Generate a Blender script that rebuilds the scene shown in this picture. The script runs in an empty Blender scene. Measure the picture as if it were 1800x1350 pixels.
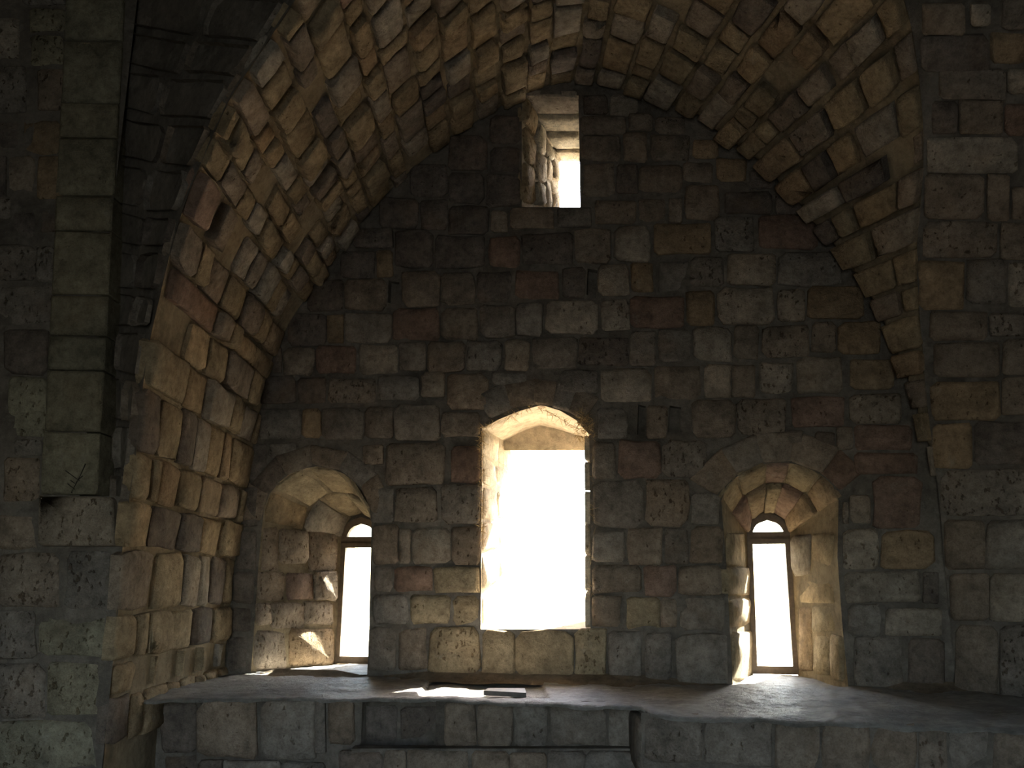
import bpy, bmesh, math, random
from mathutils import Vector, Matrix, noise
from mathutils.geometry import delaunay_2d_cdt

random.seed(11)
SC = bpy.context.scene
COL = SC.collection
F_PX = 1500.0                     # focal length in pixels of the 1800x1350 frame
PITCH = math.atan(355 / F_PX)
THETA = math.atan(316 / 1500.0)   # the end wall is skewed against the line of sight
D_IN, D_WIN, D_OUT = 8.0, 9.14, 9.60
LEDGE_Z = -0.83
FLOOR_Z = -1.75

# ------------------------------------------------------------------ camera, sky, lights, exposure
cam_d = bpy.data.cameras.new('camera')
cam_d.sensor_width = 36.0
cam_d.lens = 36.0 * F_PX / 1800.0
cam_d.clip_end = 300
cam = bpy.data.objects.new('camera', cam_d)
cam.rotation_euler = (math.pi / 2 + PITCH, 0, 0)
COL.objects.link(cam)
SC.camera = cam

world = bpy.data.worlds.new('world')
SC.world = world
world.use_nodes = True
wn = world.node_tree.nodes
wl = world.node_tree.links
bg = wn['Background']
sky = wn.new('ShaderNodeTexSky')
sky.sky_type = 'NISHITA'
sky.sun_disc = False
sky.sun_elevation = math.radians(42)
sky.sun_rotation = math.radians(30)
sky.air_density = 1.0
sky.dust_density = 2.0
wl.new(sky.outputs[0], bg.inputs[0])
bg.inputs[1].default_value = 1.8

SUN_DIR = Vector((-0.65, -1.0, -1.08)).normalized()
sun_d = bpy.data.lights.new('sun', 'SUN')
sun_d.energy = 125.0
sun_d.angle = math.radians(0.6)
sun_d.color = (1.0, 0.93, 0.80)
sun = bpy.data.objects.new('sun', sun_d)
sun.rotation_euler = SUN_DIR.to_track_quat('-Z', 'Y').to_euler()
sun.location = (6, 16, 10)
COL.objects.link(sun)


def area(name, loc, target, sx, sy, power, color):
    d = bpy.data.lights.new(name, 'AREA')
    d.shape = 'RECTANGLE'
    d.size, d.size_y = sx, sy
    d.energy = power
    d.color = color
    o = bpy.data.objects.new(name, d)
    o.location = loc
    o.rotation_euler = (Vector(target) - Vector(loc)).to_track_quat('-Z', 'Y').to_euler()
    COL.objects.link(o)
    return o


# daylight from behind the viewer, plus a faint warm fill lamp added at right
area('added_fill_side', (8.9, 3.6, -0.35), (-3, 5.2, 1.6), 2.0, 2.6, 12, (1.0, 0.88, 0.70))
area('doorway_daylight_rear', (-1.0, -4.9, 0.0), (-1.0, 5, 0.6), 3.0, 3.4, 66, (0.96, 1.0, 0.92))

SC.view_settings.view_transform = 'Standard'
SC.view_settings.look = 'None'
SC.view_settings.gamma = 1.0
SC.view_settings.use_curve_mapping = False
SC.view_settings.exposure = 0.0
SC.cycles.max_bounces = 7
SC.cycles.diffuse_bounces = 4
SC.cycles.use_denoising = True


# ------------------------------------------------------------------ pixel <-> place
CP, SP = math.cos(PITCH), math.sin(PITCH)
WN = Vector((math.sin(THETA), math.cos(THETA), 0))      # end wall normal, away from the viewer
WU = Vector((math.cos(THETA), -math.sin(THETA), 0))     # along the end wall to the right
ZZ = Vector((0, 0, 1))


def ray(x, y):
    a = (x - 900) / F_PX
    b = (675 - y) / F_PX
    return Vector((a, CP - b * SP, SP + b * CP))


def project(p):
    d = p.y * CP + p.z * SP
    v = -p.y * SP + p.z * CP
    return 900 + F_PX * p.x / d, 675 - F_PX * v / d


class Plane:
    def __init__(s, o, u, v, n):
        s.o, s.u, s.v, s.n = Vector(o), Vector(u), Vector(v), Vector(n)   # n faces the room

    def __call__(s, a, b):
        return s.o + s.u * a + s.v * b

    def px(s, x, y):
        r = ray(x, y)
        t = s.o.dot(s.n) / r.dot(s.n)
        q = r * t - s.o
        return q.dot(s.u), q.dot(s.v)


def wall_at(d):
    return Plane(WN * d, WU, ZZ, -WN)


W_IN, W_WIN, W_OUT = wall_at(D_IN), wall_at(D_WIN), wall_at(D_OUT)
LEDGE = Plane((0, 0, LEDGE_Z), (1, 0, 0), (0, 1, 0), (0, 0, 1))


def catmull(pts, n):
    out = []
    m = len(pts) - 1
    for i in range(n):
        t = i / (n - 1) * m
        k = min(int(t), m - 1)
        f = t - k
        p0, p1, p2, p3 = pts[max(k - 1, 0)], pts[k], pts[k + 1], pts[min(k + 2, m)]
        out.append(tuple(0.5 * (2 * b + (c - a) * f + (2 * a - 5 * b + 4 * c - d) * f * f + (3 * b - a - 3 * c + d) * f ** 3)
                         for a, b, c, d in zip(p0, p1, p2, p3)))
    return out


# ------------------------------------------------------------------ materials
def nt(name):
    m = bpy.data.materials.new(name)
    m.use_nodes = True
    return m, m.node_tree.nodes, m.node_tree.links, m.node_tree.nodes['Principled BSDF']


def mix_rgb(N, L, mode, fac, a, b):
    n = N.new('ShaderNodeMix')
    n.data_type = 'RGBA'
    n.blend_type = mode
    for s, v in ((0, fac), (6, a), (7, b)):
        if hasattr(v, 'links'):
            L.new(v, n.inputs[s])
        else:
            n.inputs[s].default_value = v
    return n.outputs[2]


def tex_noise(N, L, vec, scale, detail=6, rough=0.6):
    n = N.new('ShaderNodeTexNoise')
    n.inputs['Scale'].default_value = scale
    n.inputs['Detail'].default_value = detail
    n.inputs['Roughness'].default_value = rough
    L.new(vec, n.inputs['Vector'])
    return n.outputs['Fac']


def ramp(N, L, fac, stops):
    r = N.new('ShaderNodeValToRGB')
    e = r.color_ramp.elements
    while len(e) < len(stops):
        e.new(0.5)
    for k, (p, c) in enumerate(stops):
        e[k].position = p
        e[k].color = (c, c, c, 1) if not isinstance(c, tuple) else c
    L.new(fac, r.inputs[0])
    return r.outputs[0]


def math_n(N, L, op, a, b=None):
    n = N.new('ShaderNodeMath')
    n.operation = op
    for s, v in ((0, a), (1, b)):
        if v is None:
            continue
        if hasattr(v, 'links'):
            L.new(v, n.inputs[s])
        else:
            n.inputs[s].default_value = v
    return n.outputs[0]


def stone_material():
    """weathered sandstone: the block's own tint is its object colour, its pitting the alpha of it"""
    m, N, L, P = nt('sandstone_block')
    info = N.new('ShaderNodeObjectInfo')
    geo = N.new('ShaderNodeNewGeometry')
    off = N.new('ShaderNodeVectorMath')
    off.operation = 'MULTIPLY_ADD'
    L.new(info.outputs['Random'], off.inputs[0])
    off.inputs[1].default_value = (37.0, 91.0, 53.0)
    L.new(geo.outputs['Position'], off.inputs[2])
    v = off.outputs[0]
    big = tex_noise(N, L, v, 4.5, 5, 0.62)
    mid = tex_noise(N, L, v, 17, 8, 0.68)
    fine = tex_noise(N, L, v, 75, 6, 0.7)
    hue = tex_noise(N, L, v, 2.6, 3, 0.5)
    c = info.outputs['Color']
    c = mix_rgb(N, L, 'MULTIPLY', 1.0, c, ramp(N, L, big, [(0.28, 0.62), (0.5, 1.0), (0.74, 1.35)]))
    c = mix_rgb(N, L, 'MULTIPLY', 0.85, c, ramp(N, L, mid, [(0.3, 0.55), (0.52, 1.0), (0.72, 1.3)]))
    c = mix_rgb(N, L, 'MULTIPLY', 0.6, c, ramp(N, L, fine, [(0.3, 0.6), (0.5, 1.0), (0.7, 1.25)]))
    c = mix_rgb(N, L, 'MIX', ramp(N, L, hue, [(0.55, 0.0), (0.75, 0.22)]), c, (0.30, 0.18, 0.09, 1))
    pale = tex_noise(N, L, v, 6.5, 6, 0.7)
    c = mix_rgb(N, L, 'MIX', ramp(N, L, pale, [(0.60, 0.0), (0.72, 0.30)]), c, (0.50, 0.46, 0.39, 1))
    # pits of the porous stone
    stretch = N.new('ShaderNodeMapping')
    stretch.inputs['Scale'].default_value = (1.0, 1.0, 0.62)
    L.new(v, stretch.inputs['Vector'])
    pn = tex_noise(N, L, stretch.outputs[0], 26, 3, 0.55)
    edge = math_n(N, L, 'MULTIPLY_ADD', info.outputs['Alpha'], -0.135)
    edge.node.inputs[2].default_value = 0.735
    pit = math_n(N, L, 'SUBTRACT', pn, edge)
    pit = math_n(N, L, 'MULTIPLY', pit, 16.0)
    pit.node.use_clamp = True
    c = mix_rgb(N, L, 'MULTIPLY', math_n(N, L, 'MULTIPLY', pit, 0.8), c, (0.42, 0.36, 0.30, 1))
    L.new(c, P.inputs['Base Color'])
    P.inputs['Roughness'].default_value = 0.93
    P.inputs['Specular IOR Level'].default_value = 0.15
    h = math_n(N, L, 'MULTIPLY', mid, 0.55)
    h = math_n(N, L, 'ADD', h, math_n(N, L, 'MULTIPLY', fine, 0.26))
    h = math_n(N, L, 'ADD', h, math_n(N, L, 'MULTIPLY', big, 0.7))
    h = math_n(N, L, 'SUBTRACT', h, math_n(N, L, 'MULTIPLY', pit, 0.45))
    b = N.new('ShaderNodeBump')
    b.inputs['Strength'].default_value = 0.9
    b.inputs['Distance'].default_value = 0.055
    L.new(h, b.inputs['Height'])
    L.new(b.outputs[0], P.inputs['Normal'])
    return m


def mortar_material(name, base, streak=None, rough_h=0.04, gloss=0.95, spec=0.12):
    m, N, L, P = nt(name)
    geo = N.new('ShaderNodeNewGeometry')
    v = geo.outputs['Position']
    big = tex_noise(N, L, v, 1.9, 6, 0.62)
    mid = tex_noise(N, L, v, 14, 8, 0.7)
    fine = tex_noise(N, L, v, 70, 5, 0.7)
    c = mix_rgb(N, L, 'MULTIPLY', 1.0, base + (1,), ramp(N, L, big, [(0.3, 0.6), (0.5, 1.0), (0.72, 1.4)]))
    c = mix_rgb(N, L, 'MULTIPLY', 0.8, c, ramp(N, L, mid, [(0.3, 0.6), (0.5, 1.0), (0.7, 1.3)]))
    if streak:
        c = mix_rgb(N, L, 'MIX', ramp(N, L, tex_noise(N, L, v, 5.5, 7, 0.72), [(0.52, 0.0), (0.66, 0.6)]), c, streak + (1,))
    L.new(c, P.inputs['Base Color'])
    P.inputs['Roughness'].default_value = gloss
    P.inputs['Specular IOR Level'].default_value = spec
    h = math_n(N, L, 'ADD', math_n(N, L, 'MULTIPLY', mid, 0.7), math_n(N, L, 'MULTIPLY', fine, 0.2))
    b = N.new('ShaderNodeBump')
    b.inputs['Strength'].default_value = 0.9
    b.inputs['Distance'].default_value = rough_h
    L.new(h, b.inputs['Height'])
    L.new(b.outputs[0], P.inputs['Normal'])
    return m


def plain_material(name, base, rough=0.6, spec=0.3, grain=0.25):
    m, N, L, P = nt(name)
    co = N.new('ShaderNodeTexCoord')
    n = tex_noise(N, L, co.outputs['Object'], 22, 5, 0.6)
    c = mix_rgb(N, L, 'MULTIPLY', 1.0, base + (1,), ramp(N, L, n, [(0.3, 1 - grain), (0.7, 1 + grain)]))
    L.new(c, P.inputs['Base Color'])
    P.inputs['Roughness'].default_value = rough
    P.inputs['Specular IOR Level'].default_value = spec
    return m


def glass_material():
    m = bpy.data.materials.new('window_glass')
    m.use_nodes = True
    N, L = m.node_tree.nodes, m.node_tree.links
    N.clear()
    out = N.new('ShaderNodeOutputMaterial')
    tr = N.new('ShaderNodeBsdfTransparent')
    tr.inputs[0].default_value = (0.93, 0.96, 0.95, 1)
    gl = N.new('ShaderNodeBsdfGlossy')
    gl.inputs['Roughness'].default_value = 0.03
    mx = N.new('ShaderNodeMixShader')
    mx.inputs[0].default_value = 0.06
    L.new(tr.outputs[0], mx.inputs[1])
    L.new(gl.outputs[0], mx.inputs[2])
    L.new(mx.outputs[0], out.inputs[0])
    return m


M_STONE = stone_material()
M_MORTAR = mortar_material('lime_mortar', (0.185, 0.162, 0.138), (0.31, 0.28, 0.245))
M_VMORTAR = mortar_material('vault_mortar', (0.275, 0.220, 0.150), (0.40, 0.33, 0.23))
M_LEDGE = mortar_material('ledge_screed', (0.290, 0.272, 0.248), (0.52, 0.50, 0.46), 0.09, 0.55, 0.5)
M_FILLET = mortar_material('mortar_fillet', (0.230, 0.180, 0.130), (0.33, 0.27, 0.20))
M_GLARE_LINING = mortar_material('glare_lit_lining', (0.50, 0.43, 0.33))  # lining mortar made paler, window glare put into its colour
M_SHELL = mortar_material('hall_masonry', (0.30, 0.25, 0.18))
M_FRAME = plain_material('brown_painted_wood', (0.150, 0.100, 0.062), 0.5, 0.35)
M_GLASS = glass_material()
M_STRAW = plain_material('dry_straw', (0.52, 0.38, 0.20), 0.8, 0.1, 0.35)
M_PLATE = plain_material('dull_metal', (0.16, 0.15, 0.14), 0.55, 0.4)
M_GROUND = mortar_material('outside_ground', (0.50, 0.44, 0.34))

TINT = {   # the stone's own colours; the palest is lightened to paint sun-blown window reveals
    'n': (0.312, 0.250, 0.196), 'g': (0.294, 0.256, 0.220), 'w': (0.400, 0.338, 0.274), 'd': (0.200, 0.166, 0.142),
    'r': (0.292, 0.200, 0.156), 'o': (0.358, 0.262, 0.170), 'v': (0.385, 0.295, 0.190), 'y': (0.420, 0.330, 0.215),
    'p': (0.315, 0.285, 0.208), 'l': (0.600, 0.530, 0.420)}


# ------------------------------------------------------------------ helpers for objects
def obj(name, me, mat, parent=None, loc=None):
    o = bpy.data.objects.new(name, me)
    if mat is not None:
        me.materials.append(mat)
    COL.objects.link(o)
    if loc is not None:
        o.location = loc
    if parent is not None:
        o.parent = parent
    return o


def mesh_from(verts, faces, name, smooth=False):
    me = bpy.data.meshes.new(name)
    me.from_pydata([tuple(v) for v in verts], [], faces)
    if smooth:
        me.polygons.foreach_set('use_smooth', [True] * len(me.polygons))
    me.update()
    return me


def tag(o, label, cat, group=None, kind=None):
    o['label'] = label
    if cat:
        o['category'] = cat
    if group:
        o['group'] = group
    if kind:
        o['kind'] = kind
    return o


ROOM_C = Vector((0.6, 4.0, 1.0))


def stone(parent, fmap, quad, proud=0.03, tint='n', pit=None, back=0.05, jit=0.07, rnd=0.22, normal=None, name='stone', extra=None):
    """one rough block on a surface. quad: four corners (a,b) in the surface's coordinates, in order."""
    def at(x, y):                                   # x,y in -1..1
        w = [(1 - x) * (1 - y) / 4, (1 + x) * (1 - y) / 4, (1 + x) * (1 + y) / 4, (1 - x) * (1 + y) / 4]
        return sum(k * q[0] for k, q in zip(w, quad)), sum(k * q[1] for k, q in zip(w, quad))
    c3 = fmap(*at(0, 0))
    px, mx_, py, my_ = fmap(*at(.9, 0)), fmap(*at(-.9, 0)), fmap(*at(0, .9)), fmap(*at(0, -.9))
    ex, ey = (px - mx_), (py - my_)
    if normal is None:
        nn = ex.cross(ey)
        if nn.length < 1e-9:
            return None
        nn.normalize()
        if nn.dot(ROOM_C - c3) < 0:
            nn = -nn
    else:
        nn = normal
    sx, sy = ex.length / 1.8, ey.length / 1.8       # half sizes
    if sx < 0.012 or sy < 0.012:
        return None
    asp = sx / max(sy, 1e-6)
    pts = []
    for qx, qy in ((-1, -1), (1, -1), (1, 1), (-1, 1)):
        r = rnd * random.uniform(0.35, 1.5)
        rx, ry = (min(0.75, r / asp), min(0.75, r)) if asp > 1 else (min(0.75, r), min(0.75, r * asp))
        a = (qx * (1 - rx), qy)
        b = (qx, qy * (1 - ry))
        pts += [a, b] if qx * qy < 0 else [b, a]
    # pts order: start at corner (-1,-1): b=(-1,..) then a=(..,-1)
    mids_first = asp > 1
    out = []
    for i, q in enumerate(pts):
        out.append(q)
        j = pts[(i + 1) % 8]
        if i % 2 == 1:
            horizontal = abs(q[1] - j[1]) < 0.3
            if horizontal == mids_first:
                out.append(((q[0] + j[0]) / 2, (q[1] + j[1]) / 2))
    n = len(out)
    jx, jy = jit * min(1, 1 / asp), jit * min(1, asp)
    out = [(x + random.uniform(-1, 1) * jx, y + random.uniform(-1, 1) * jy) for x, y in out]
    bev = min(0.022, 0.22 * min(sx, sy)) * random.uniform(0.7, 1.6)
    verts = []
    tilt_x, tilt_y = random.uniform(-.012, .012), random.uniform(-.012, .012)
    for lvl in range(3):
        for x, y in out:
            k = 1.0
            xx, yy = x, y
            if lvl == 2:
                xx, yy = x * (1 - bev / sx), y * (1 - bev / sy)
            elif lvl == 0:
                xx, yy = x * 1.01, y * 1.01
            p = fmap(*at(xx, yy))
            if lvl == 0:
                h = -back
            elif lvl == 1:
                h = proud - bev * random.uniform(0.6, 1.1)
            else:
                h = proud + random.uniform(-.004, .004) + tilt_x * x + tilt_y * y
            verts.append(p + nn * h - c3)
    verts.append(nn * (proud + random.uniform(0.0, 0.012)))
    faces = []
    for lvl in range(2):
        for i in range(n):
            j = (i + 1) % n
            faces.append((lvl * n + i, lvl * n + j, (lvl + 1) * n + j, (lvl + 1) * n + i))
    ci = 3 * n
    for i in range(n):
        faces.append((2 * n + i, 2 * n + (i + 1) % n, ci))
    # outward orientation
    a, b, c = (verts[k] for k in faces[-1])
    if (b - a).cross(c - a).dot(nn) < 0:
        faces = [tuple(reversed(q)) for q in faces]
    me = mesh_from(verts, faces, name)
    me.polygons.foreach_set('use_smooth', [k >= n for k in range(len(faces))])
    o = obj(name, me, M_STONE, parent, c3)
    base = TINT[tint]
    k = random.uniform(0.88, 1.13)
    w = random.uniform(-0.03, 0.03)
    o.color = (base[0] * k * (1 + w), base[1] * k, base[2] * k * (1 - w), random.choice((0.05, 0.2, 0.35, 0.6)) if pit is None else pit)
    return o


def px_quad(surf, r):
    x0, y0, x1, y1 = r[:4]
    return [surf.px(x0, y0), surf.px(x1, y0), surf.px(x1, y1), surf.px(x0, y1)]


def lay(parent, surf, rects, proud=(0.012, 0.04), back=0.05, default='n', grow=1.5, **kw):
    for r in rects:
        tint = r[4] if len(r) > 4 else default
        pit = None
        if tint.endswith('p'):
            tint, pit = (tint[:-1] or default), 1.0
        q = px_quad(surf, (r[0] - grow, r[1] - grow, r[2] + grow, r[3] + grow))
        stone(parent, surf, q, random.uniform(*proud), tint, pit, back, **kw)


def rough(p, amp, sc=2.2):
    return amp * (noise.noise(p * sc) + 0.5 * noise.noise(p * sc * 3.1) + 0.3 * noise.noise(p * sc * 9))


def sheet(name, fmap, a0, a1, na, b0, b1, nb, mat, parent=None, recess=0.012, amp=0.012, kind='structure'):
    verts, faces = [], []
    for i in range(na + 1):
        for j in range(nb + 1):
            a = a0 + (a1 - a0) * i / na
            b = b0 + (b1 - b0) * j / nb
            p = fmap(a, b)
            e = 0.01 * (a1 - a0), 0.01 * (b1 - b0)
            n = (fmap(min(a + e[0], max(a0, a1)), b) - fmap(max(a - e[0], min(a0, a1)), b)).cross(
                fmap(a, b + e[1] * .5) - fmap(a, b - e[1] * .5))
            if n.length > 1e-9:
                n.normalize()
                if n.dot(ROOM_C - p) < 0:
                    n = -n
            inner = 0 < i < na and 0 < j < nb
            p = p - n * (recess if inner else 0.0) + (n * rough(p, amp) if inner else Vector())
            verts.append(p)
    for i in range(na):
        for j in range(nb):
            k = i * (nb + 1) + j
            faces.append((k, k + 1, k + nb + 2, k + nb + 1))
    me = mesh_from(verts, faces, name, True)
    o = obj(name, me, mat, parent)
    if kind:
        o['kind'] = kind
    return o


def in_poly(p, poly):
    x, y = p
    c = False
    j = len(poly) - 1
    for i in range(len(poly)):
        xi, yi = poly[i]
        xj, yj = poly[j]
        if (yi > y) != (yj > y) and x < (xj - xi) * (y - yi) / (yj - yi) + xi:
            c = not c
        j = i
    return c


def holed_wall(name, plane, rect, holes, mat, step=None, amp=0.0, fine=None):
    """a wall face with openings; extra points inside give it an uneven surface"""
    u0, v0, u1, v1 = rect
    pts = [(u0, v0), (u1, v0), (u1, v1), (u0, v1)]
    edges = [(0, 1), (1, 2), (2, 3), (3, 0)]
    for h in holes:
        k = len(pts)
        pts += h
        edges += [(k + i, k + (i + 1) % len(h)) for i in range(len(h))]
    nb = len(pts)
    if step:
        fu0, fv0, fu1, fv1 = fine
        u = fu0
        while u < fu1:
            v = fv0
            while v < fv1:
                q = (u + random.uniform(-.3, .3) * step, v + random.uniform(-.3, .3) * step)
                if not any(in_poly(q, h) for h in holes):
                    pts.append(q)
                v += step
            u += step
    vs, es, fs, ov, oe, of = delaunay_2d_cdt([Vector(p) for p in pts], edges, [], 0, 1e-5)
    keep = []
    for f in fs:
        c = sum((vs[i] for i in f), Vector((0, 0))) / len(f)
        if not any(in_poly(c, h) for h in holes):
            keep.append(tuple(f))
    verts = []
    for i, v in enumerate(vs):
        p = plane(v.x, v.y)
        if amp and (not ov[i] or min(ov[i]) >= nb):
            p = p + plane.n * (rough(p, amp) - 0.006)
        verts.append(p)
    me = mesh_from(verts, keep, name, True)
    o = obj(name, me, mat)
    o['kind'] = 'structure'
    return o


def loft(name, loops, mat, parent=None, closed=True, amp=0.0, kind=None, subdiv=1):
    verts, faces = [], []
    rows = []
    for k in range(len(loops) - 1):
        for q in range(subdiv):
            f = q / subdiv
            rows.append([a.lerp(b, f) for a, b in zip(loops[k], loops[k + 1])])
    rows.append(list(loops[-1]))
    n = len(rows[0])
    for ri, r in enumerate(rows):
        c = sum(r, Vector()) / n
        for p in r:
            if amp and 0 < ri < len(rows) - 1:
                p = p + (p - c).normalized() * (abs(rough(p, amp, 4)) + 0.004)
            verts.append(p)
    for k in range(len(rows) - 1):
        for i in range(n if closed else n - 1):
            j = (i + 1) % n
            faces.append((k * n + i, k * n + j, (k + 1) * n + j, (k + 1) * n + i))
    o = obj(name, mesh_from(verts, faces, name, False), mat, parent)
    if kind:
        o['kind'] = kind
    return o


def box_mesh(name, x0, y0, z0, x1, y1, z1):
    v = [Vector((x, y, z)) for x in (x0, x1) for y in (y0, y1) for z in (z0, z1)]
    f = [(0, 1, 3, 2), (4, 6, 7, 5), (0, 4, 5, 1), (2, 3, 7, 6), (0, 2, 6, 4), (1, 5, 7, 3)]
    return mesh_from(v, f, name)


# ------------------------------------------------------------------ the vault: far edge on the end wall, near edge along the groin
FAR_PX = [(393, 1300), (395, 1240), (397, 1150), (412, 1000), (430, 880), (450, 760), (478, 640), (510, 565), (555, 500), (615, 415),
          (690, 330), (770, 260), (850, 205), (925, 165), (1010, 140), (1095, 158), (1180, 195), (1270, 258), (1350, 330),
          (1425, 415), (1490, 500), (1530, 575), (1562, 650), (1600, 760), (1625, 870), (1645, 1000), (1660, 1150), (1668, 1240), (1672, 1300)]
GROIN_PX = [(170, 1500), (182, 1350), (195, 1200), (205, 1080), (218, 950), (240, 800), (250, 700), (262, 610), (280, 530), (300, 450), (325, 360),
            (350, 300), (400, 180), (450, 110), (520, 0), (600, -110), (720, -260), (860, -420), (1000, -500), (1150, -470),
            (1300, -360), (1450, -210), (1550, -90), (1595, 20), (1612, 120), (1622, 250), (1614, 380), (1608, 470),
            (1618, 600), (1630, 740), (1643, 830), (1659, 1000), (1673, 1150), (1682, 1240), (1690, 1360), (1700, 1500)]
NT = 140
far_uv = [W_IN.px(*q) for q in catmull(FAR_PX, 900)]
# resample by arc length
acc = [0.0]
for a, b in zip(far_uv, far_uv[1:]):
    acc.append(acc[-1] + math.hypot(b[0] - a[0], b[1] - a[1]))
FAR_LEN = acc[-1]
FAR = []
k = 0
for i in range(NT + 1):
    d = FAR_LEN * i / NT
    while k < len(acc) - 2 and acc[k + 1] < d:
        k += 1
    f = (d - acc[k]) / max(1e-9, acc[k + 1] - acc[k])
    FAR.append(W_IN(far_uv[k][0] * (1 - f) + far_uv[k + 1][0] * f, far_uv[k][1] * (1 - f) + far_uv[k + 1][1] * f))
top_i = max(range(NT + 1), key=lambda i: FAR[i].z)
groin_poly = catmull(GROIN_PX, 400)
NEAR = []
for i, p in enumerate(FAR):
    f = max(0.0, (i - top_i) / (NT - top_i))
    ang = math.radians(32) * min(1, f * 1.7)
    d = Vector((math.sin(ang), -math.cos(ang), 0))
    s = 0.02
    while s < 4.4 and in_poly(project(p + d * s), groin_poly):
        s += 0.02
    NEAR.append((d, s))
sm = [s for d, s in NEAR]
for _ in range(3):
    sm = [sm[0]] + [(sm[i - 1] + sm[i] * 2 + sm[i + 1]) / 4 for i in range(1, NT)] + [sm[-1]]
DEPTH = sm
NEAR = [p + d * s for p, (d, _), s in zip(FAR, NEAR, sm)]


def lerp_list(lst, t):
    t = max(0.0, min(1.0, t)) * NT
    k = min(int(t), NT - 1)
    f = t - k
    return lst[k] * (1 - f) + lst[k + 1] * f


def vault(t, s):
    return lerp_list(FAR, t).lerp(lerp_list(NEAR, t), s)


def t_at_near_y(y):                 # course height on the left groin -> t
    best = min(range(0, top_i), key=lambda i: abs(project(NEAR[i])[1] - y))
    return best / NT


T_SPRING = t_at_near_y(668)
T_TOP = top_i / NT

# ------------------------------------------------------------------ end wall with its openings
def px_loop(pl, pts):
    return [pl.px(*p) for p in pts]


def arch_pts(cx, cy, r, a0, a1, n, ry=None):
    ry = ry or r
    return [(cx + r * math.cos(math.radians(a0 + (a1 - a0) * i / (n - 1))), cy - ry * math.sin(math.radians(a0 + (a1 - a0) * i / (n - 1)))) for i in range(n)]


def z_of(pl, x, y):
    return pl.px(x, y)[1]


# left niche: round headed; loops run bottom-left -> over the arch -> bottom-right
NL_IN = [(441, 1182), (447, 1100), (453, 1010), (461, 920)] + arch_pts(557, 917, 96, 180, 0, 13, 97)[1:-1] + [(653, 920), (651, 1010), (649, 1100), (646, 1172)]
NL_OUT = [(592, 1166), (597, 1090), (601, 1020), (604, 948)] + arch_pts(636, 946, 33, 180, 0, 13, 42)[1:-1] + [(668, 948), (667, 1020), (665, 1090), (662, 1162)]
# right niche: low segmental head
_r = 128
NR_IN = [(1288, 1203), (1283, 1110), (1277, 1000), (1268, 880)] + arch_pts(1371, 941, _r, 146, 34, 13)[0:] [1:-1] + [(1474, 880), (1472, 980), (1480, 1090), (1491, 1206)]
NR_OUT = [(1324, 1182), (1321, 1110), (1318, 1020), (1315, 940)] + arch_pts(1350, 940, 36, 180, 0, 13, 40)[1:-1] + [(1386, 940), (1391, 1020), (1396, 1110), (1402, 1182)]
# big window: low pointed head inside, flat lintel outside
BW_IN = [(845, 1106), (846, 950), (847, 840), (847, 753), (880, 736), (915, 722), (952, 712), (985, 722), (1012, 738), (1036, 764), (1037, 850), (1038, 950), (1038, 1106)]
BW_OUT = [(893, 1052), (894, 950), (895, 860), (896, 793), (920, 793), (948, 793), (975, 793), (1000, 793), (1030, 793), (1058, 793), (1059, 850), (1060, 950), (1061, 1052)]
# upper slit
W_MID = wall_at(8.85)
BW_ARCH = [(884, 1088), (885, 950), (886, 850), (887, 776), (908, 764), (930, 755), (950, 749), (978, 755), (1004, 763), (1050, 777), (1051, 850), (1052, 950), (1053, 1088)]
BW_FLAT = [(q[0], 792) if 2 < i < 10 else q for i, q in enumerate(BW_ARCH)]
US_IN = [(917, 364), (917, 300), (917, 240), (918, 166), (950, 166), (985, 166), (1017, 168), (1018, 230), (1019, 300), (1020, 364)]
US_OUT = [(983, 368), (983, 340), (983, 310), (984, 277), (995, 277), (1010, 277), (1027, 277), (1027, 310), (1027, 340), (1027, 368)]


def level_bottom(loop, z):
    loop[0] = (loop[0][0], z)
    loop[-1] = (loop[-1][0], z)
    return loop


nl_in, nl_out = level_bottom(px_loop(W_IN, NL_IN), LEDGE_Z), level_bottom(px_loop(W_WIN, NL_OUT), LEDGE_Z)
nr_in, nr_out = level_bottom(px_loop(W_IN, NR_IN), LEDGE_Z - 0.02), level_bottom(px_loop(W_WIN, NR_OUT), LEDGE_Z - 0.02)
def flare(loop, d):
    cx, cy = sum(q[0] for q in loop) / len(loop), sum(q[1] for q in loop) / len(loop)
    return [(q[0] + d * (1 if q[0] > cx else -1), q[1] + d * (1 if q[1] > cy else -1)) for q in loop]


bw_in, bw_out = px_loop(W_IN, BW_IN), px_loop(W_WIN, BW_OUT)
us_in, us_out = px_loop(W_IN, US_IN), px_loop(W_WIN, US_OUT)

POCKETS = [px_loop(W_IN, [(a + 2, b), (c, b + 3), (c - 2, d), (a, d - 3)]) for a, b, c, d in ((1031, 472, 1050, 521), (681, 493, 702, 535), (1120, 711, 1135, 767), (1175, 713, 1197, 763), (1586, 40, 1588, 42))[:4]]
wall_back = holed_wall('wall_back', W_IN, (-10.5, -1.9, 11.5, 7.2), [nl_in, nr_in, bw_in, us_in] + POCKETS, M_MORTAR, 0.09, 0.016, (-3.6, -0.9, 4.2, 5.3))
tag(wall_back, 'dark end wall of squared stones with four bright openings under the vault', 'wall')
outer = holed_wall('wall_outside', W_OUT, (-12, -4, 13, 8.0), [flare(nl_out, .05), flare(nr_out, .05), flare(bw_out, .38), flare(us_out, .3)], M_MORTAR)
tag(outer, 'outer face of the end wall seen only through the windows', 'wall')

# ------------------------------------------------------------------ embrasures (linings of the openings)
def to3(pl, loop):
    return [pl(*q) for q in loop]


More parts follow.
